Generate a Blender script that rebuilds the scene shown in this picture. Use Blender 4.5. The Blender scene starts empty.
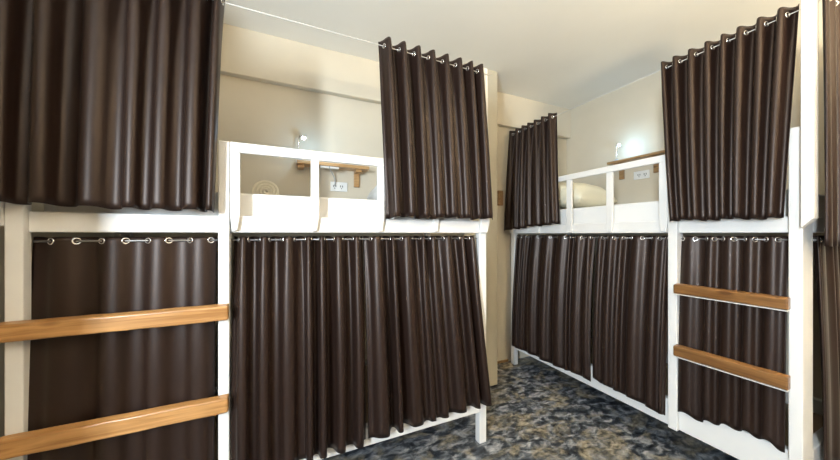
import bpy, bmesh, math, random
from mathutils import Vector, Matrix
R = math.radians
PI = math.pi
C = bpy.context.scene.collection
sc = bpy.context.scene

# ------------------------------------------------------------------ materials
def newmat(name):
    m = bpy.data.materials.new(name); m.use_nodes = True
    nt = m.node_tree
    return m, nt, nt.nodes['Principled BSDF']

def plain(name, col, rough=.5, metal=0., bump=0., bscale=60., spec=.5, var=0.):
    m, nt, b = newmat(name)
    b.inputs['Base Color'].default_value = (*col, 1)
    b.inputs['Roughness'].default_value = rough
    b.inputs['Metallic'].default_value = metal
    b.inputs['Specular IOR Level'].default_value = spec
    tc = nt.nodes.new('ShaderNodeTexCoord')
    nz = nt.nodes.new('ShaderNodeTexNoise'); nz.inputs['Scale'].default_value = bscale
    nz.inputs['Detail'].default_value = 4
    nt.links.new(tc.outputs['Object'], nz.inputs['Vector'])
    if bump:
        bp = nt.nodes.new('ShaderNodeBump'); bp.inputs['Strength'].default_value = bump
        bp.inputs['Distance'].default_value = .004
        nt.links.new(nz.outputs['Fac'], bp.inputs['Height'])
        nt.links.new(bp.outputs['Normal'], b.inputs['Normal'])
    if var:
        n2 = nt.nodes.new('ShaderNodeTexNoise'); n2.inputs['Scale'].default_value = 3.5
        n2.inputs['Detail'].default_value = 5
        nt.links.new(tc.outputs['Object'], n2.inputs['Vector'])
        rp = nt.nodes.new('ShaderNodeValToRGB')
        rp.color_ramp.elements[0].position = .3; rp.color_ramp.elements[1].position = .7
        rp.color_ramp.elements[0].color = (*[c*(1-var) for c in col], 1)
        rp.color_ramp.elements[1].color = (*[min(1, c*(1+var*.4)) for c in col], 1)
        nt.links.new(n2.outputs['Fac'], rp.inputs['Fac'])
        nt.links.new(rp.outputs['Color'], b.inputs['Base Color'])
    return m

def satin(name, col, rough=.43):
    m, nt, b = newmat(name)
    b.inputs['Base Color'].default_value = (*col, 1)
    b.inputs['Roughness'].default_value = rough
    b.inputs['Specular IOR Level'].default_value = .42
    b.inputs['Specular Tint'].default_value = (1., .84, .76, 1)
    b.inputs['Sheen Weight'].default_value = .02
    b.inputs['Sheen Roughness'].default_value = .4
    b.inputs['Sheen Tint'].default_value = (.8, .72, .7, 1)
    tc = nt.nodes.new('ShaderNodeTexCoord')
    mp = nt.nodes.new('ShaderNodeMapping'); mp.inputs['Scale'].default_value = (9, 9, 1.1)
    nz = nt.nodes.new('ShaderNodeTexNoise'); nz.inputs['Scale'].default_value = 2.0
    nz.inputs['Detail'].default_value = 3
    bp = nt.nodes.new('ShaderNodeBump'); bp.inputs['Strength'].default_value = .035
    bp.inputs['Distance'].default_value = .02
    nt.links.new(tc.outputs['Object'], mp.inputs['Vector'])
    nt.links.new(mp.outputs['Vector'], nz.inputs['Vector'])
    nt.links.new(nz.outputs['Fac'], bp.inputs['Height'])
    w = nt.nodes.new('ShaderNodeTexNoise'); w.inputs['Scale'].default_value = 420
    b2 = nt.nodes.new('ShaderNodeBump'); b2.inputs['Strength'].default_value = .12
    b2.inputs['Distance'].default_value = .001
    nt.links.new(tc.outputs['Object'], w.inputs['Vector'])
    nt.links.new(w.outputs['Fac'], b2.inputs['Height'])
    nt.links.new(bp.outputs['Normal'], b2.inputs['Normal'])
    nt.links.new(b2.outputs['Normal'], b.inputs['Normal'])
    return m

def wood(name, c0, c1, axis, rough=.32):
    m, nt, b = newmat(name)
    b.inputs['Roughness'].default_value = rough
    b.inputs['Coat Weight'].default_value = .25
    b.inputs['Coat Roughness'].default_value = .2
    tc = nt.nodes.new('ShaderNodeTexCoord')
    mp = nt.nodes.new('ShaderNodeMapping')
    s = [38., 38., 38.]; s[axis] = 2.2
    mp.inputs['Scale'].default_value = s
    nz = nt.nodes.new('ShaderNodeTexNoise'); nz.inputs['Scale'].default_value = 1.6
    nz.inputs['Detail'].default_value = 7; nz.inputs['Distortion'].default_value = .7
    rp = nt.nodes.new('ShaderNodeValToRGB')
    rp.color_ramp.elements[0].position = .34; rp.color_ramp.elements[1].position = .66
    rp.color_ramp.elements[0].color = (*c0, 1); rp.color_ramp.elements[1].color = (*c1, 1)
    nt.links.new(tc.outputs['Object'], mp.inputs['Vector'])
    nt.links.new(mp.outputs['Vector'], nz.inputs['Vector'])
    nt.links.new(nz.outputs['Fac'], rp.inputs['Fac'])
    # knots
    vm = nt.nodes.new('ShaderNodeMapping'); vs = [13., 13., 13.]; vs[axis] = 4.5
    vm.inputs['Scale'].default_value = vs
    vo = nt.nodes.new('ShaderNodeTexVoronoi'); vo.inputs['Scale'].default_value = 1.
    kr = nt.nodes.new('ShaderNodeValToRGB')
    kr.color_ramp.elements[0].position = .07; kr.color_ramp.elements[1].position = .17
    kr.color_ramp.elements[0].color = (.30, .22, .16, 1); kr.color_ramp.elements[1].color = (1, 1, 1, 1)
    mx = nt.nodes.new('ShaderNodeMix'); mx.data_type = 'RGBA'; mx.blend_type = 'MULTIPLY'
    mx.inputs['Factor'].default_value = .8
    nt.links.new(tc.outputs['Object'], vm.inputs['Vector'])
    nt.links.new(vm.outputs['Vector'], vo.inputs['Vector'])
    nt.links.new(vo.outputs['Distance'], kr.inputs['Fac'])
    nt.links.new(rp.outputs['Color'], mx.inputs['A']); nt.links.new(kr.outputs['Color'], mx.inputs['B'])
    nt.links.new(mx.outputs['Result'], b.inputs['Base Color'])
    return m

def floor_mat():
    m, nt, b = newmat('marbled_vinyl')
    b.inputs['Roughness'].default_value = .33
    b.inputs['Specular IOR Level'].default_value = .35
    tc = nt.nodes.new('ShaderNodeTexCoord')
    def noise(scale, det, dist, off):
        mp = nt.nodes.new('ShaderNodeMapping'); mp.inputs['Location'].default_value = (off, off*.7, 0)
        mp.inputs['Rotation'].default_value = (0, 0, .5)
        mp.inputs['Scale'].default_value = (1, 1.5, 1)
        n = nt.nodes.new('ShaderNodeTexNoise'); n.inputs['Scale'].default_value = scale
        n.inputs['Detail'].default_value = det; n.inputs['Distortion'].default_value = dist
        n.inputs['Roughness'].default_value = .60
        nt.links.new(tc.outputs['Object'], mp.inputs['Vector']); nt.links.new(mp.outputs['Vector'], n.inputs['Vector'])
        return n.outputs['Fac']
    def ramp(f, stops):
        r = nt.nodes.new('ShaderNodeValToRGB')
        e = r.color_ramp.elements
        while len(e) < len(stops): e.new(.5)
        for k, (p, c) in enumerate(stops): e[k].position = p; e[k].color = (*c, 1)
        nt.links.new(f, r.inputs['Fac']); return r.outputs['Color']
    base = ramp(noise(13, 9, .45, 0), [(.33, (.006, .008, .012)), (.46, (.042, .050, .062)), (.55, (.15, .165, .185)), (.70, (.40, .41, .42))])
    tan = ramp(noise(22, 8, .4, 4), [(.34, (.05, .044, .034)), (.52, (.27, .235, .165)), (.70, (.47, .42, .33))])
    msk = ramp(noise(4.6, 6, .9, 9), [(.49, (0, 0, 0)), (.64, (.9, .9, .9))])
    mx = nt.nodes.new('ShaderNodeMix'); mx.data_type = 'RGBA'
    nt.links.new(msk, mx.inputs['Factor']); nt.links.new(base, mx.inputs['A']); nt.links.new(tan, mx.inputs['B'])
    nt.links.new(mx.outputs['Result'], b.inputs['Base Color'])
    return m

def emit(name, col, st):
    m, nt, b = newmat(name)
    b.inputs['Base Color'].default_value = (*col, 1)
    b.inputs['Emission Color'].default_value = (*col, 1)
    b.inputs['Emission Strength'].default_value = st
    return m

M = dict(
    white=plain('white_paint', (.78, .76, .73), .42, bump=.08, bscale=90, var=.05),
    wall=plain('cream_wall_paint', (.67, .60, .475), .75, bump=.06, bscale=140, var=.04),
    unseenwall=plain('unseen_wall_dark_tan', (.24, .18, .12), .75, bump=.06, bscale=140, var=.04),  # dark tan made up for the unseen walls, to cut bounced light
    ceil=plain('ceiling_paint', (.88, .86, .80), .85, bump=.04, bscale=140, var=.02),
    col=plain('shaded_cream_gloss_paint', (.52, .475, .37), .3, bump=.04, bscale=60, var=.08),  # wall cream made greyer; the pier's dim light is put into the colour
    curtain=satin('brown_satin', (.0150, .0073, .0051)),
    pine=wood('lacquered_pine', (.30, .135, .038), (.52, .275, .10), 0),
    bamboo=wood('brown_bamboo', (.13, .055, .015), (.25, .12, .04), 1),
    shelf=wood('shelf_wood', (.45, .25, .10), (.62, .38, .18), 0),
    shelf2=wood('dark_shelf_wood', (.28, .16, .07), (.42, .26, .12), 1),
    chrome=plain('chrome', (.85, .85, .85), .18, 1.),
    wire=plain('pale_wire', (.62, .60, .56), .5),
    steel=plain('grey_steel', (.30, .29, .28), .4, .6),
    nickel=plain('white_metal', (.88, .87, .85), .3, .3),
    linen=plain('white_cotton', (.78, .765, .74), .9, bump=.25, bscale=25),
    cream=plain('cream_cotton', (.84, .77, .58), .9, bump=.35, bscale=22),
    towel=plain('towel_terry', (.80, .72, .56), .95, bump=.5, bscale=150),  # white towel; the tan shade on it is put into the colour
    plastic=plain('white_plastic', (.86, .86, .84), .35),
    dark=plain('dark_plastic', (.03, .03, .03), .4),
    grey=plain('grey_plastic', (.45, .45, .45), .4),
    ply=plain('plywood_base', (.45, .33, .2), .7, var=.15),
    led=emit('led_glow', (.80, .93, 1.), 30.),
    bulb=emit('warm_glow', (1., .78, .5), 12.),
    floor=floor_mat(),
)
gm, gnt, gb = newmat('window_glass')
gb.inputs['Transmission Weight'].default_value = 1.; gb.inputs['Roughness'].default_value = .02
M['glass'] = gm

# ------------------------------------------------------------------ helpers
def link(name, me, mat, parent=None, bevel=0., smooth=False, seg=2):
    o = bpy.data.objects.new(name, me); C.objects.link(o)
    if mat: me.materials.append(mat)
    if parent: o.parent = parent
    if smooth:
        for p in me.polygons: p.use_smooth = True
    if bevel:
        b = o.modifiers.new('bevel', 'BEVEL'); b.width = bevel; b.segments = seg
        b.limit_method = 'ANGLE'; b.angle_limit = R(40)
        for p in me.polygons: p.use_smooth = True
        wn = o.modifiers.new('wn', 'WEIGHTED_NORMAL'); wn.keep_sharp = True
    return o

def build(name, bm, mat, parent=None, **k):
    bmesh.ops.recalc_face_normals(bm, faces=bm.faces)
    me = bpy.data.meshes.new(name); bm.to_mesh(me); bm.free()
    return link(name, me, mat, parent, **k)

def box(bm, x0, x1, y0, y1, z0, z1, f=lambda a, b, c: (a, b, c)):
    v = [bm.verts.new(f(x, y, z)) for x in (x0, x1) for y in (y0, y1) for z in (z0, z1)]
    for q in ((0,1,3,2), (4,6,7,5), (0,4,5,1), (2,3,7,6), (0,2,6,4), (1,5,7,3)):
        bm.faces.new([v[i] for i in q])

def prism(bm, poly, d0, d1, f):
    """poly of (s, z) swept from depth d0 to d1"""
    a = [bm.verts.new(f(s, d0, z)) for s, z in poly]
    b = [bm.verts.new(f(s, d1, z)) for s, z in poly]
    n = len(poly)
    bm.faces.new(a); bm.faces.new(b[::-1])
    for i in range(n): bm.faces.new((a[i], b[i], b[(i+1) % n], a[(i+1) % n]))

def tube(bm, pts, r, n=10, cap=True):
    rings = []
    pts = [Vector(p) for p in pts]
    rr = r if isinstance(r, (list, tuple)) else [r]*len(pts)
    up = None
    for i, p in enumerate(pts):
        t = (pts[min(i+1, len(pts)-1)] - pts[max(i-1, 0)]).normalized()
        if up is None:
            up = t.orthogonal().normalized()
        up = (up - t*up.dot(t)).normalized(); sd = t.cross(up)
        rings.append([bm.verts.new(p + (up*math.cos(a) + sd*math.sin(a))*rr[i]) for a in [2*PI*k/n for k in range(n)]])
    for i in range(len(rings)-1):
        for k in range(n):
            bm.faces.new((rings[i][k], rings[i][(k+1) % n], rings[i+1][(k+1) % n], rings[i+1][k]))
    if cap: bm.faces.new(rings[0][::-1]); bm.faces.new(rings[-1])

def thing(name, label, cat, loc, group=None):
    o = bpy.data.objects.new(name, None); C.objects.link(o); o.location = loc
    o.empty_display_size = .1
    o['label'] = label; o['category'] = cat
    if group: o['group'] = group
    return o
def tag(o, label, cat, group=None):
    o['label'] = label; o['category'] = cat
    if group: o['group'] = group
    return o
def structure(o): o['kind'] = 'structure'; return o

def wsbox(name, dims, mat, **k):
    bm = bmesh.new(); box(bm, *dims); return build(name, bm, mat, **k)

# ------------------------------------------------------------------ room
H = 1.266; ZC = 2.63
YB = 2.36; XR_W = 2.857; XL_W = -.90; YF = -1.7; XREC = -1.5; YJ = .66
structure(wsbox('floor', (XREC-.1, XR_W+.1, YF-.1, YB+.1, -.06, 0), M['floor']))
structure(wsbox('ceiling', (XREC-.1, XR_W+.1, YF-.1, YB+.1, ZC, ZC+.08), M['ceil']))
structure(wsbox('wall_back', (XL_W-.1, XR_W+.1, YB, YB+.1, 0, ZC), M['wall']))
structure(wsbox('wall_right', (XR_W, XR_W+.1, YF-.1, YB, 0, ZC), M['wall']))
structure(wsbox('wall_front', (XREC-.1, XR_W, YF-.1, YF, 0, ZC), M['unseenwall']))
bm = bmesh.new(); box(bm, XL_W-.1, XL_W, YJ, YB, 0, ZC); box(bm, XREC, XL_W-.1, YJ, YJ+.1, 0, ZC)
structure(build('wall_left', bm, M['wall']))
# recess wall with a narrow window
WY0, WY1, WZ0, WZ1 = -1.02, -.62, 1.10, 2.20
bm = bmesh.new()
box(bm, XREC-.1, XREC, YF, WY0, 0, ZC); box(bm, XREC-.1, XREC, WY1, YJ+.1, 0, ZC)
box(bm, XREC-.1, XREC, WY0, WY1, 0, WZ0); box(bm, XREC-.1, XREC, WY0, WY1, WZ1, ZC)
structure(build('wall_recess', bm, M['unseenwall']))
bm = bmesh.new()
for d in ((WY0, WY0+.035, WZ0, WZ1), (WY1-.035, WY1, WZ0, WZ1), (WY0+.035, WY1-.035, WZ0, WZ0+.035), (WY0+.035, WY1-.035, WZ1-.035, WZ1)):
    box(bm, XREC-.08, XREC-.03, *d)
win = structure(build('window_1', bm, M['white'], bevel=.003))
bm = bmesh.new(); box(bm, XREC-.058, XREC-.052, WY0+.036, WY1-.036, WZ0+.036, WZ1-.036)
build('pane', bm, M['glass'], win)
# shallow ceiling beam along the back wall
bm = bmesh.new(); box(bm, XL_W, XR_W, YB-.055, YB, 2.318, ZC)
structure(build('trim_1', bm, M['wall'], bevel=.004))
# full-height painted pier in the corner beside the left bunk's far end
bm = bmesh.new(); box(bm, 1.30, 1.632, 2.02, YB-.055, 0, ZC)
structure(build('wall_pier', bm, M['col'], bevel=.012))
# low brown skirting in the gap between the bunks
bm = bmesh.new(); box(bm, 1.632, 2.03, YB-.010, YB, 0, .022)
structure(build('baseboard_back', bm, M['shelf2']))

# ------------------------------------------------------------------ bunks
def bunk(name, label, f, s0, s0i, s1, s2, s3, D, zg, zb, rungz, rungmat, rung_s, hz, cl):
    """f maps (along, depth, height) to the world"""
    org = Vector(f((s0+s3)/2, D/2, 0))
    t = thing(name, label, 'bunk bed', org)
    g = lambda s, d, z: Vector(f(s, d, z)) - org
    W = M['white']
    RB, RT = 1.272, 1.344
    def part(nm, boxes, mat=W, bevel=.004):
        bm = bmesh.new()
        for b in boxes: box(bm, *b, f=g)
        return build(nm, bm, mat, t, bevel=bevel)
    # corner legs and the ladder post
    part('post', [(s0, s0i, -.02, hz, 0, zg if cl else 1.385)])
    part('post', [(s1, s2, -.02, .045, zb-.004, zg)])
    part('post', [(s3-.05, s3, 0, .045, 0, RT)])
    part('post', [(s0, s0i, D-.045, D, 0, zg)])
    part('post', [(s3-.05, s3, D-.045, D, 0, zg)])
    # rails of the upper and the lower bed
    for z0, z1 in ((RB, RT), (zb, zb+(.15 if cl else .095))):
        part('rail', [(s0i, s1, .0, .04, z0, z1), (s2, s3-.05, .0, .04, z0, z1)])
        part('rail', [(s0i, s3-.05, D-.04, D, z0, z1)])
        part('rail', [(s0, s0i, hz, D-.045, z0, z1)])
        part('rail', [(s3-.04, s3, .045, D-.045, z0, z1)])
    # bed boards
    part('bed_base', [(s0i, s3-.05, .04, D-.045, RB+.02, RB+.035)], M['ply'], .002)
    part('bed_base', [(s0i, s3-.05, .04, D-.045, zb+.06, zb+.075)], M['ply'], .002)
    # guard rail: top bar and five uprights with tapered feet bolted over the rail
    part('guard_rail', [(s2+.002, s3-.053, -.02, -.001, zg-.043, zg)])
    w = .044 if cl else .036
    for i in range(4):
        s = s2+.002 + (s3-.018-s2-w)*i/4
        bm = bmesh.new()
        prism(bm, [(s, zg-.043), (s+w, zg-.043), (s+w, RT+.0), (s+w-.009, RB+.010), (s+.007, RB+.004), (s, RT)], -.02, -.001, g)
        build('guard_upright', bm, W, t, bevel=.003)
    # tall boards that carry the curtain rod, cut at a slant below
    a, b = s0-.037, s0-.001
    e = s3
    for pl, da, db in (([(a, RT-.01), (b, RB+.018), (b, 2.272), (a, 2.272)], -.055, .0),
                       ([(e-.052, RB+.002), (e-.008, RB+.002), (e+.010, RT-.008), (e+.008, RT+.02), (e-.008, 2.262), (e-.05, 2.262), (e-.054, RT-.02)], -.022, -.0005)):
        bm = bmesh.new(); prism(bm, pl, da, db, g)
        build('curtain_post', bm, W, t, bevel=.004)
    # rods
    bm = bmesh.new(); tube(bm, [g(s0-.02, -.0275, 2.221), g(s3+.02, -.0275, 2.221)], .002)
    build('curtain_rod', bm, M['wire'], t, smooth=True)
    for a, b in ((s0i, s1), (s2, s3-.05)):
        bm = bmesh.new(); tube(bm, [g(a, .026, 1.240), g(b, .026, 1.240)], .0035)
        build('curtain_rod', bm, M['steel'], t, smooth=True)
    # ladder rungs
    for z0, z1 in rungz:
        bm = bmesh.new()
        a, b = rung_s
        n = 14
        # slightly uneven hand-planed bar
        rnd = random.Random(int(z0*1000))
        rows = []
        for i in range(n+1):
            s = a + (b-a)*i/n
            j = [rnd.uniform(-.0012, .0012) for _ in range(4)]
            rows.append([bm.verts.new(g(s, -.056+j[0], z0+j[1])), bm.verts.new(g(s, -.0205, z0+j[1])),
                         bm.verts.new(g(s, -.0205, z1+j[2])), bm.verts.new(g(s, -.056+j[3], z1+j[2]-.006))])
        for i in range(n):
            for k in range(4):
                bm.faces.new((rows[i][k], rows[i][(k+1) % 4], rows[i+1][(k+1) % 4], rows[i+1][k]))
        bm.faces.new(rows[0]); bm.faces.new(rows[-1][::-1])
        build('ladder_rung', bm, rungmat, t, bevel=.006, seg=3)
    return t, g

YL = 1.497; XR = 2.0244
fL = lambda s, d, z: (s, YL+d, z)
fR = lambda s, d, z: (XR+d, s, z)
LB = dict(s0=-.8345, s0i=-.791, s1=-.244, s2=-.2045, s3=1.1218)
RBK = dict(s0=.479, s0i=.5205, s1=.930, s2=.975, s3=2.3099)
tl, gl = bunk('bunk_bed', 'white wooden bunk bed on the left, along the back wall, with two pale pine rungs', fL, **LB, D=.80,
              zg=1.653, zb=.193, rungz=[(.538, .604), (.915, .979)], rungmat=M['pine'], rung_s=(-.842, -.2045), hz=.02, cl=0)
tr, gr = bunk('bunk_bed', 'white wooden bunk bed on the right, along the right wall, with two brown bamboo rungs', fR, **RBK, D=.80,
              zg=1.728, zb=.160, rungz=[(.590, .652), (.937, .992)], rungmat=M['bamboo'], rung_s=(.512, .932), hz=.10, cl=1)
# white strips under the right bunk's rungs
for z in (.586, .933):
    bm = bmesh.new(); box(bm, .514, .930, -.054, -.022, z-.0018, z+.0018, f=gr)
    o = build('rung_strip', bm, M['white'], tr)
# rods of the near end of the right bunk
for z, s in ((2.256, .428), (1.240, .478)):
    bm = bmesh.new(); tube(bm, [gr(s, -.03 if z > 2 else .09, z), gr(s, .80, z)], .005)
    build('curtain_rod', bm, M['steel'], tr, smooth=True)

# ------------------------------------------------------------------ curtains
EY = None
def eyelet_mesh():
    bm = bmesh.new(); n, m = 16, 6
    rings = []
    for i in range(n):
        a = 2*PI*i/n
        rings.append([bm.verts.new(((.0105+.003*math.cos(b))*math.cos(a), (.0105+.003*math.cos(b))*math.sin(a), .003*math.sin(b))) for b in [2*PI*k/m for k in range(m)]])
    for i in range(n):
        for k in range(m):
            bm.faces.new((rings[i][k], rings[(i+1) % n][k], rings[(i+1) % n][(k+1) % m], rings[i][(k+1) % m]))
    bmesh.ops.recalc_face_normals(bm, faces=bm.faces)
    me = bpy.data.meshes.new('eyelet'); bm.to_mesh(me); bm.free()
    for p in me.polygons: p.use_smooth = True
    me.materials.append(M['chrome'])
    return me
EYM = eyelet_mesh()

def curtain(label, group, f, top, bot, ztop, zbot, dtop, dbot, n, at, ab, seed, mat, ph0=0., rodz=None, hem=.006, flat=0., zbot2=None, jitter=.42, bulge=0.):
    """top/bot = (start, end) along the rod at header and hem"""
    rnd = random.Random(seed)
    # uneven fold widths
    ws = [1 + rnd.uniform(-jitter, jitter)*1.6 for _ in range(n)]
    tot = sum(ws); cum = [0]
    for w in ws: cum.append(cum[-1]+w/tot)
    amps = [1 + rnd.uniform(-.55, .3) for _ in range(n+1)]
    sh = [rnd.uniform(-1, 1) for _ in range(n+1)]
    dz = [rnd.uniform(-1, 1) for _ in range(n+1)]
    per = 16; NU = n*per; NV = 40
    if zbot2 is None: zbot2 = zbot
    org = Vector(f((bot[0]+bot[1])/2, (dtop+dbot)/2, zbot))
    hdr = lambda v: max(0, 1-v*5)
    def lerp(a, i, t): return a[i]*(1-t)+a[min(i+1, len(a)-1)]*t
    def P(q, v):
        i = min(int(q/per), n-1); t = q/per-i
        u = cum[i]+(cum[i+1]-cum[i])*t
        ph = 2*PI*(i+t) + ph0
        am = (at*(1-v)+ab*v)*(1+(lerp(amps, i, t)-1)*min(1, v*3))
        # drifting folds further down
        ph += .75*lerp(sh, i, t)*v*v
        w = math.sin(ph)
        # softer rounder pleats below, sharper at the header
        wv = (w*(1.12-.12*w*w))
        wv += .10*v*math.sin(2*ph+2*lerp(sh, i, t))
        vq = v*v if rodz < 2 else v
        s = (top[0]+(top[1]-top[0])*u)*(1-vq) + (bot[0]+(bot[1]-bot[0])*u)*vq
        wid = abs(top[1]-top[0])/n
        s -= .05*wid*math.sin(2*ph)*min(1, v*4)*min(1., am/.02) - .0
        s += .15*wid*lerp(sh, i, t)*v*math.sin(PI*u)
        e = v + .0
        d = dtop + (dbot-dtop)*(1-(1-min(1, v))**1.8)
        d += am*wv + bulge*math.sin(PI*v)*.5
        zb_ = zbot+(zbot2-zbot)*u
        z = ztop+(zb_-ztop)*v + hem*v*lerp(dz, i, t) - hem*.5*v*w
        # header scallops a little between the eyelets
        if v == 0: z -= .003*(1-abs(w))
        return Vector(f(s, d, z))
    bm = bmesh.new()
    vs = [-0.0] + [((j+1)/NV)**1.15 for j in range(NV)]
    grid = [[bm.verts.new(P(q, v)-org) for q in range(NU+1)] for v in vs]
    for j in range(NV):
        for q in range(NU):
            bm.faces.new((grid[j][q], grid[j][q+1], grid[j+1][q+1], grid[j+1][q]))
    o = build('curtain', bm, mat, smooth=True)
    o.location = org
    sm = o.modifiers.new('solid', 'SOLIDIFY'); sm.thickness = .0022; sm.offset = 0
    tag(o, label, 'curtain', group)
    # eyelets where the sheet crosses the rod
    rz = rodz
    vz = (ztop-rz)/(ztop-zbot)
    for i in range(n):
        for hlf in (0., .5):
            t = (hlf - ph0/(2*PI)) % 1.
            q = (i+t)*per
            if q < .3 or q > NU-.3: continue
            p = P(q, vz); tg = (P(q+.4, vz)-P(q-.4, vz)); dn = P(q, vz+.02)-P(q, vz-.02)
            nrm = tg.cross(dn).normalized()
            e = bpy.data.objects.new('eyelet', EYM); C.objects.link(e)
            e.parent = o
            e.matrix_local = Matrix.Translation(p-org) @ nrm.to_track_quat('Z', 'Y').to_matrix().to_4x4()
    return o

cu = cd = M['curtain']
GU, GL = 'curtains of the upper berths', 'curtains of the lower berths'
ZT, ZR = 2.256, 2.221
curtain('wide brown satin curtain hung above the two pale pine rungs of the left bunk', GU, fL,
        (-.872, -.222), (-.868, -.249), ZT, 1.372, -.0275, -.062, 7, .034, .026, 11, cu, ph0=.6, rodz=ZR, hem=.006, zbot2=1.353)
curtain('brown satin upper curtain of the left bunk, right of the open guard rail', GU, fL,
        (.443, 1.088), (.476, 1.132), ZT, 1.352, -.0275, -.062, 8, .031, .024, 5, cu, ph0=PI*.5, rodz=ZR, hem=.006, jitter=.1)
curtain('narrow dark upper curtain at the far end of the right bunk', GU, fR,
        (1.76, 2.30), (1.695, 2.335), ZT, 1.352, -.0275, -.062, 7, .026, .018, 21, cd, ph0=1., rodz=ZR, hem=.006, zbot2=1.300, jitter=.1)
curtain('dark brown upper curtain hung above the two bamboo rungs of the right bunk', GU, fR,
        (.490, 1.004), (.523, .946), ZT, 1.338, -.0275, -.062, 8, .027, .015, 33, cd, ph0=.3, rodz=ZR, hem=.006, jitter=.12)
fE = lambda s, d, z: (XR+s, .428-d, z)       # the near end of the right bunk: along = depth
curtain('dark upper curtain on the near end of the right bunk', GU, fE,
        (-.022, .78), (-.015, .79), ZT+.035, 1.215, 0, .006, 8, .012, .012, 41, cd, ph0=.4, rodz=ZR+.035, hem=.004)
fE2 = lambda s, d, z: (XR+s, .478-d, z)
curtain('dark lower curtain on the near end of the right bunk', GL, fE2,
        (.115, .78), (.115, .78), 1.260, .225, 0, .0255, 7, .012, .010, 43, cd, ph0=.4, rodz=1.24, hem=.004)
curtain('nearly flat dark brown curtain behind the two pale pine rungs of the left bunk', GL, fL,
        (-.795, -.256), (-.795, -.256), 1.256, .175, .026, -.012, 4, .010, .012, 51, cu, jitter=.04, ph0=.9, rodz=1.24, hem=.004)
curtain('pleated brown lower curtain of the left bunk, next to the ladder post', GL, fL,
        (-.196, .372), (-.196, .375), 1.256, .246, .026, -.044, 7, .026, .030, 61, cu, ph0=PI*.5, rodz=1.24, hem=.008, bulge=-.012)
curtain('pleated brown lower curtain of the left bunk, next to its far end leg', GL, fL,
        (.376, 1.066), (.382, 1.140), 1.256, .256, .026, -.044, 8, .026, .032, 62, cu, ph0=PI*.5, rodz=1.24, hem=.008, bulge=-.012, zbot2=.266)
curtain('dark lower curtain of the right bunk on the far half, towards the back wall', GL, fR,
        (1.46, 2.255), (1.440, 2.250), 1.256, .222, .026, -.044, 9, .018, .019, 71, cd, ph0=PI*.5, rodz=1.24, hem=.010, zbot2=.205)
curtain('dark lower curtain of the right bunk on the near half, beside the ladder post', GL, fR,
        (.980, 1.440), (.981, 1.428), 1.256, .232, .026, -.044, 6, .015, .015, 72, cd, ph0=PI*.5, rodz=1.24, hem=.012, zbot2=.25)
curtain('dark brown lower curtain behind the two bamboo rungs of the right bunk', GL, fR,
        (.533, .935), (.534, .934), 1.256, .300, .026, -.014, 5, .009, .011, 81, cd, ph0=.8, rodz=1.24, hem=.024, zbot2=.275)

# ------------------------------------------------------------------ bedding
def slab(name, x0, x1, y0, y1, z0, z1, mat, bulge=.012, nx=24, ny=14, rad=.03):
    """soft mattress: rounded box with a slight crown and uneven edges"""
    org = Vector(((x0+x1)/2, (y0+y1)/2, z0))
    bm = bmesh.new(); box(bm, x0-org.x, x1-org.x, y0-org.y, y1-org.y, 0, z1-z0)
    bmesh.ops.subdivide_edges(bm, edges=bm.edges[:], cuts=9, use_grid_fill=True)
    hx, hy, h = (x1-x0)/2, (y1-y0)/2, z1-z0
    for v in bm.verts:
        a, b = 1-(v.co.x/hx)**4, 1-(v.co.y/hy)**4
        if v.co.z > h*.95: v.co.z += bulge*a*b - bulge*.4
    o = build(name, bm, mat, smooth=True, bevel=0)
    o.location = org
    bv = o.modifiers.new('bevel', 'BEVEL'); bv.width = rad; bv.segments = 4; bv.limit_method = 'ANGLE'; bv.angle_limit = R(50)
    return o
ml = slab('mattress', -.783, 1.065, 1.497+.055, 1.497+.745, 1.309, 1.452, M['linen'])
tag(ml, 'white covered mattress on the upper berth of the left bunk', 'mattress')
mr = slab('mattress', XR+.055, XR+.745, .532, 2.25, 1.309, 1.474, M['linen'])
tag(mr, 'white covered mattress on the upper berth of the right bunk', 'mattress')

def pillow(label, loc, sx, sy, h, rot, mat):
    bm = bmesh.new(); n = 22
    top, bo = [], []
    rnd = random.Random(3)
    def hh(a, b):
        k = max(0, 1-abs(a)**2.6)*max(0, 1-abs(b)**2.6)
        return k**.45
    for i in range(n+1):
        rt, rb = [], []
        for j in range(n+1):
            a, b = -1+2*i/n, -1+2*j/n
            pin = 1 - .07*(1-abs(a)**2)*0
            x = a*sx/2*(1-.06*(1-b*b)*abs(a)); y = b*sy/2*(1-.06*(1-a*a)*abs(b))
            k = hh(a, b)
            wr = .012*math.sin(9*a+3*b)*k*(1-k) + .010*math.sin(13*b-4*a)*k*(1-k)*2
            rt.append(bm.verts.new((x, y, h*.38+h*.62*k+wr)))
            rb.append(bm.verts.new((x, y, h*.38-h*.38*k)) if 0 < i < n and 0 < j < n else rt[-1])
        top.append(rt); bo.append(rb)
    for i in range(n):
        for j in range(n):
            bm.faces.new((top[i][j], top[i+1][j], top[i+1][j+1], top[i][j+1]))
            q = [bo[i][j], bo[i][j+1], bo[i+1][j+1], bo[i+1][j]]
            try: bm.faces.new(q)
            except ValueError: pass
    o = build('pillow', bm, mat, smooth=True)
    o.location = loc; o.rotation_euler = rot
    ss = o.modifiers.new('sub', 'SUBSURF'); ss.levels = 1; ss.render_levels = 1
    return tag(o, label, 'pillow')
pillow('plump cream pillow on the right bunk, behind the guard rail by the far curtain', (XR+.34, 1.93, 1.496), .54, .58, .235, (R(7), R(0), R(4)), M['cream'])
pillow('white pillow lying on the left bunk, half behind the curtain', (.765, 1.95, 1.462), .44, .55, .19, (0, 0, R(-3)), M['linen'])

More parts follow.
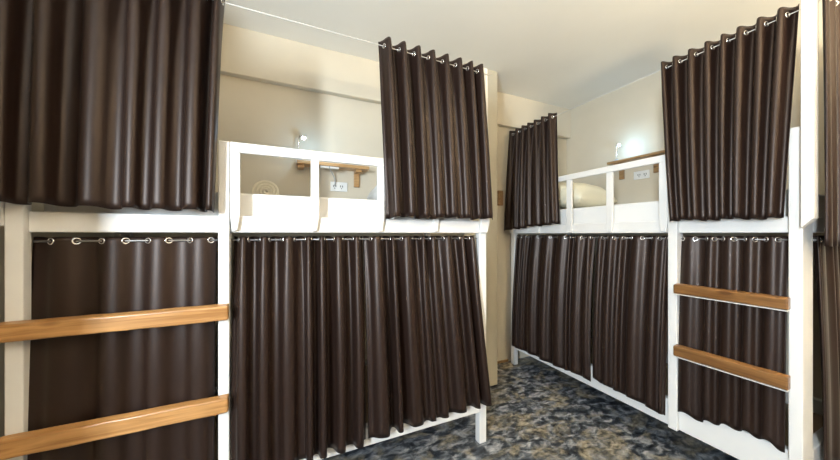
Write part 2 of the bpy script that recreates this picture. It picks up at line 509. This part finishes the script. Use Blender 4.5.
# rolled towel lying end-on on the left bunk
bm = bmesh.new()
def spiral(y, cx, cz, turns=3.9, r1=.064, n=90):
    pts = []
    for i in range(n+1):
        a = i/n
        r = .004 + (r1-.004)*a
        w = 2*PI*turns*a
        pts.append((r, w))
    return pts
pts = spiral(0, 0, 0)
ln = .22; th = .0178
ring = []
for (r, w) in pts:
    c, s_ = math.cos(w-PI*.2), math.sin(w-PI*.2)
    ring.append([bm.verts.new(((r+o)*c*1.15, y, (r+o)*s_)) for o, y in ((-th/2, 0), (th/2, 0), (th/2, ln), (-th/2, ln))])
for i in range(len(ring)-1):
    for k in range(4):
        bm.faces.new((ring[i][k], ring[i+1][k], ring[i+1][(k+1) % 4], ring[i][(k+1) % 4]))
bm.faces.new(ring[0][::-1]); bm.faces.new(ring[-1])
tw = build('towel', bm, M['towel'], smooth=True)
tw.location = (-.095, 2.08, 1.531)
tag(tw, 'rolled white towel, coloured tan as in shade, seen end-on on the mattress of the left bunk', 'towel')

# ------------------------------------------------------------------ wall shelves, lamps and sockets
def shelf(label, f, a0, a1, z0, z1, dep, mat, br, cat='shelf'):
    """f maps (along, out from the wall, height)"""
    org = Vector(f((a0+a1)/2, 0, z0)); g = lambda s, d, z: Vector(f(s, d, z))-org
    t = thing('wall_shelf', label, cat, org, 'bedside wall shelves')
    bm = bmesh.new(); box(bm, a0, a1, .001, dep, z0, z1, f=g); build('board', bm, mat, t, bevel=.003)
    for b, dr in br:
        bm = bmesh.new()
        prism_pts = [(b-.021, z0-dr), (b+.021, z0-dr), (b+.021, z0), (b-.021, z0)]
        prism(bm, prism_pts, .001, .018, g)
        # arm under the board
        box(bm, b-.021, b+.021, .018, dep*.75, z0-.022, z0, f=g)
        build('bracket', bm, mat, t, bevel=.002)
    return t
fWB = lambda s, d, z: (s, YB-d, z)
fWR = lambda s, d, z: (XR_W-d, s, z)
shelf('small pale wood shelf on the back wall over the left bunk', fWB, .085, .595, 1.757, 1.780, .115, M['shelf'], ((.112, .024), (.520, .125)))
shelf('small brown wood shelf on the right wall over the right bunk', fWR, 1.24, 1.813, 1.908, 1.930, .135, M['shelf2'], ((1.465, .125), (1.752, .135)))

def socket(label, f, a, z):
    org = Vector(f(a, 0, z)); g = lambda s, d, zz: Vector(f(a+s, d, z+zz))-org
    t = thing('power_socket', label, 'socket', org, 'power sockets on the walls')
    bm = bmesh.new(); box(bm, -.064, .064, .001, .010, -.036, .036, f=g); build('plate', bm, M['plastic'], t, bevel=.003)
    for dx in (-.032, .018):
        bm = bmesh.new()
        for k in (-.008, .008): box(bm, dx+k-.0025, dx+k+.0025, .0085, .0112, -.004, .010, f=g)
        box(bm, dx-.003, dx+.003, .0085, .0112, -.017, -.010, f=g)
        build('outlet', bm, M['dark'], t)
    return t, g
t1, g1 = socket('white double power socket under the shelf on the back wall', fWB, .386, 1.627)
t2, g2 = socket('white double power socket under the shelf on the right wall', fWR, 1.585, 1.785)

def lamp(label, f, a, z, head, dirv):
    """gooseneck reading lamp clipped on a shelf; head/dirv in (along, out, up) offsets"""
    org = Vector(f(a, .05, z)); g = lambda s, d, zz: Vector(f(a+s, .05+d, z+zz))-org
    t = thing('reading_lamp', label, 'lamp', org, 'clip-on reading lamps')
    bm = bmesh.new(); box(bm, -.018, .018, -.022, .026, .0005, .012, f=g); box(bm, -.014, .014, -.016, .010, .012, .03, f=g)
    build('clip', bm, M['grey'], t, bevel=.003)
    h = Vector(head); p0 = Vector((0, 0, .03)); p1 = Vector((-h.x*.35-.012, 0, h.z*.55)); p3 = h; p2 = h - Vector(dirv)*.06 + Vector((0, 0, .03))
    pts = []
    for i in range(19):
        u = i/18
        pts.append(g(*(p0*(1-u)**3 + p1*3*u*(1-u)**2 + p2*3*u*u*(1-u) + p3*u**3)))
    bm = bmesh.new(); tube(bm, pts, .0042, 8); build('gooseneck', bm, M['chrome'], t, smooth=True)
    dv = Vector(dirv).normalized()
    q = lambda k: g(*(h+dv*k))
    bm = bmesh.new(); tube(bm, [q(-.012), q(0), q(.012), q(.030)], [.005, .008, .012, .014], 16); build('head', bm, M['plastic'], t, smooth=True)
    bm = bmesh.new(); tube(bm, [q(.028), q(.036), q(.042)], [.0125, .011, .005], 16); build('bulb', bm, M['led'], t, smooth=True)
    return t, Vector(q(.13))+org, (Vector(q(1.))-Vector(q(0))).normalized()
lt1, lp1, ld1 = lamp('glowing gooseneck reading lamp on the back wall shelf over the left bunk', fWB, .105, 1.780, (.012, .02, .175), (.30, .55, -.35))
lt2, lp2, ld2 = lamp('glowing gooseneck reading lamp on the right wall shelf over the right bunk', fWR, 1.775, 1.930, (-.02, .02, .155), (-.55, .35, -.25))

# cable from the left lamp to the socket below the shelf
bm = bmesh.new()
pp = [(.300, .115, 1.752), (.312, .075, 1.735), (.335, .04, 1.715), (.350, .03, 1.685), (.356, .022, 1.650), (.354, .016, 1.632)]
pp = [fWB(*p) for p in pp]
tube(bm, pp, .004, 8)
cb = build('cable', bm, M['grey'], smooth=True); tag(cb, 'short grey cable hanging from the shelf edge to the socket on the back wall', 'cable')
bm = bmesh.new(); box(bm, .24, .37, YB-.105, YB-.075, 1.742, 1.7565)
cb2 = build('power_strip', bm, M['plastic'], bevel=.003); tag(cb2, 'slim white power strip fixed under the shelf over the left bunk', 'power strip')
# small brown wooden block on the back wall in the gap between the bunks
bm = bmesh.new(); box(bm, 1.895, 1.955, YB-.022, YB, 1.545, 1.69)
structure(build('wall_block', bm, M['shelf2'], bevel=.004))

# ------------------------------------------------------------------ lights
def area(name, loc, tgt, sx, sy, power, col, spread=PI):
    l = bpy.data.lights.new(name, 'AREA'); l.shape = 'RECTANGLE'; l.size = sx; l.size_y = sy
    l.energy = power; l.color = col; l.spread = spread
    o = bpy.data.objects.new(name, l); C.objects.link(o); o.location = loc
    o.rotation_euler = (Vector(tgt)-Vector(loc)).to_track_quat('-Z', 'Y').to_euler()
    return o
area('daylight', (XREC-.01, (WY0+WY1)/2, (WZ0+WZ1)/2), (XREC+1, (WY0+WY1)/2+.5, (WZ0+WZ1)/2), WY1-WY0-.08, WZ1-WZ0-.08, 172, (.78, .90, 1.))

# warm uplighter added out of view to brighten the ceiling
UX, UY = 1.40, -.85
t = thing('added_uplighter', 'tall warm uplighter added behind the viewpoint to brighten the ceiling', 'lamp', (UX, UY, 0))
bm = bmesh.new(); tube(bm, [(0, 0, 0), (0, 0, .012), (0, 0, .03)], [.14, .14, .03], 32); build('base', bm, M['dark'], t)
bm = bmesh.new(); tube(bm, [(0, 0, .03), (0, 0, 1.66)], .012, 12); build('pole', bm, M['dark'], t, smooth=True)
bm = bmesh.new(); tube(bm, [(0, 0, 1.655), (0, 0, 1.69), (0, 0, 1.74), (0, 0, 1.80)], [.02, .10, .16, .19], 32, cap=False); build('lamp_shade', bm, M['grey'], t, smooth=True)
bm = bmesh.new(); tube(bm, [(0, 0, 1.70), (0, 0, 1.715), (0, 0, 1.75), (0, 0, 1.765)], [.02, .035, .035, .015], 16); build('bulb', bm, M['bulb'], t, smooth=True)
area('uplight', (UX, UY, 1.79), (UX, UY+.02, ZC), .3, .3, 125, (1., .84, .58))
def pt(name, loc, p, col, r):
    l = bpy.data.lights.new(name, 'POINT'); l.energy = p; l.color = col; l.shadow_soft_size = r
    o = bpy.data.objects.new(name, l); C.objects.link(o); o.location = loc
pt('lamp_light', lp1, 1.0, (.42, .70, 1.), .015)
pt('lamp_light', lp2, 1.2, (.34, .66, 1.), .015)

w = bpy.data.worlds.new('world'); sc.world = w; w.use_nodes = True
bg = w.node_tree.nodes['Background']; bg.inputs['Color'].default_value = (.75, .85, 1, 1); bg.inputs['Strength'].default_value = 1.

# ------------------------------------------------------------------ camera
cam = bpy.data.cameras.new('camera'); co = bpy.data.objects.new('camera', cam); C.objects.link(co)
cam.sensor_fit = 'HORIZONTAL'; cam.sensor_width = 36; cam.lens = 300.54*36/840
cam.shift_x = -2.76/840; cam.shift_y = 4.03/840; cam.clip_start = .02
co.location = (0, 0, H); co.rotation_euler = (PI/2, 0, -.4343)
sc.camera = co
sc.view_settings.view_transform = 'Standard'; sc.view_settings.look = 'None'
sc.view_settings.exposure = .14; sc.view_settings.gamma = 1.
sc.view_settings.use_curve_mapping = False
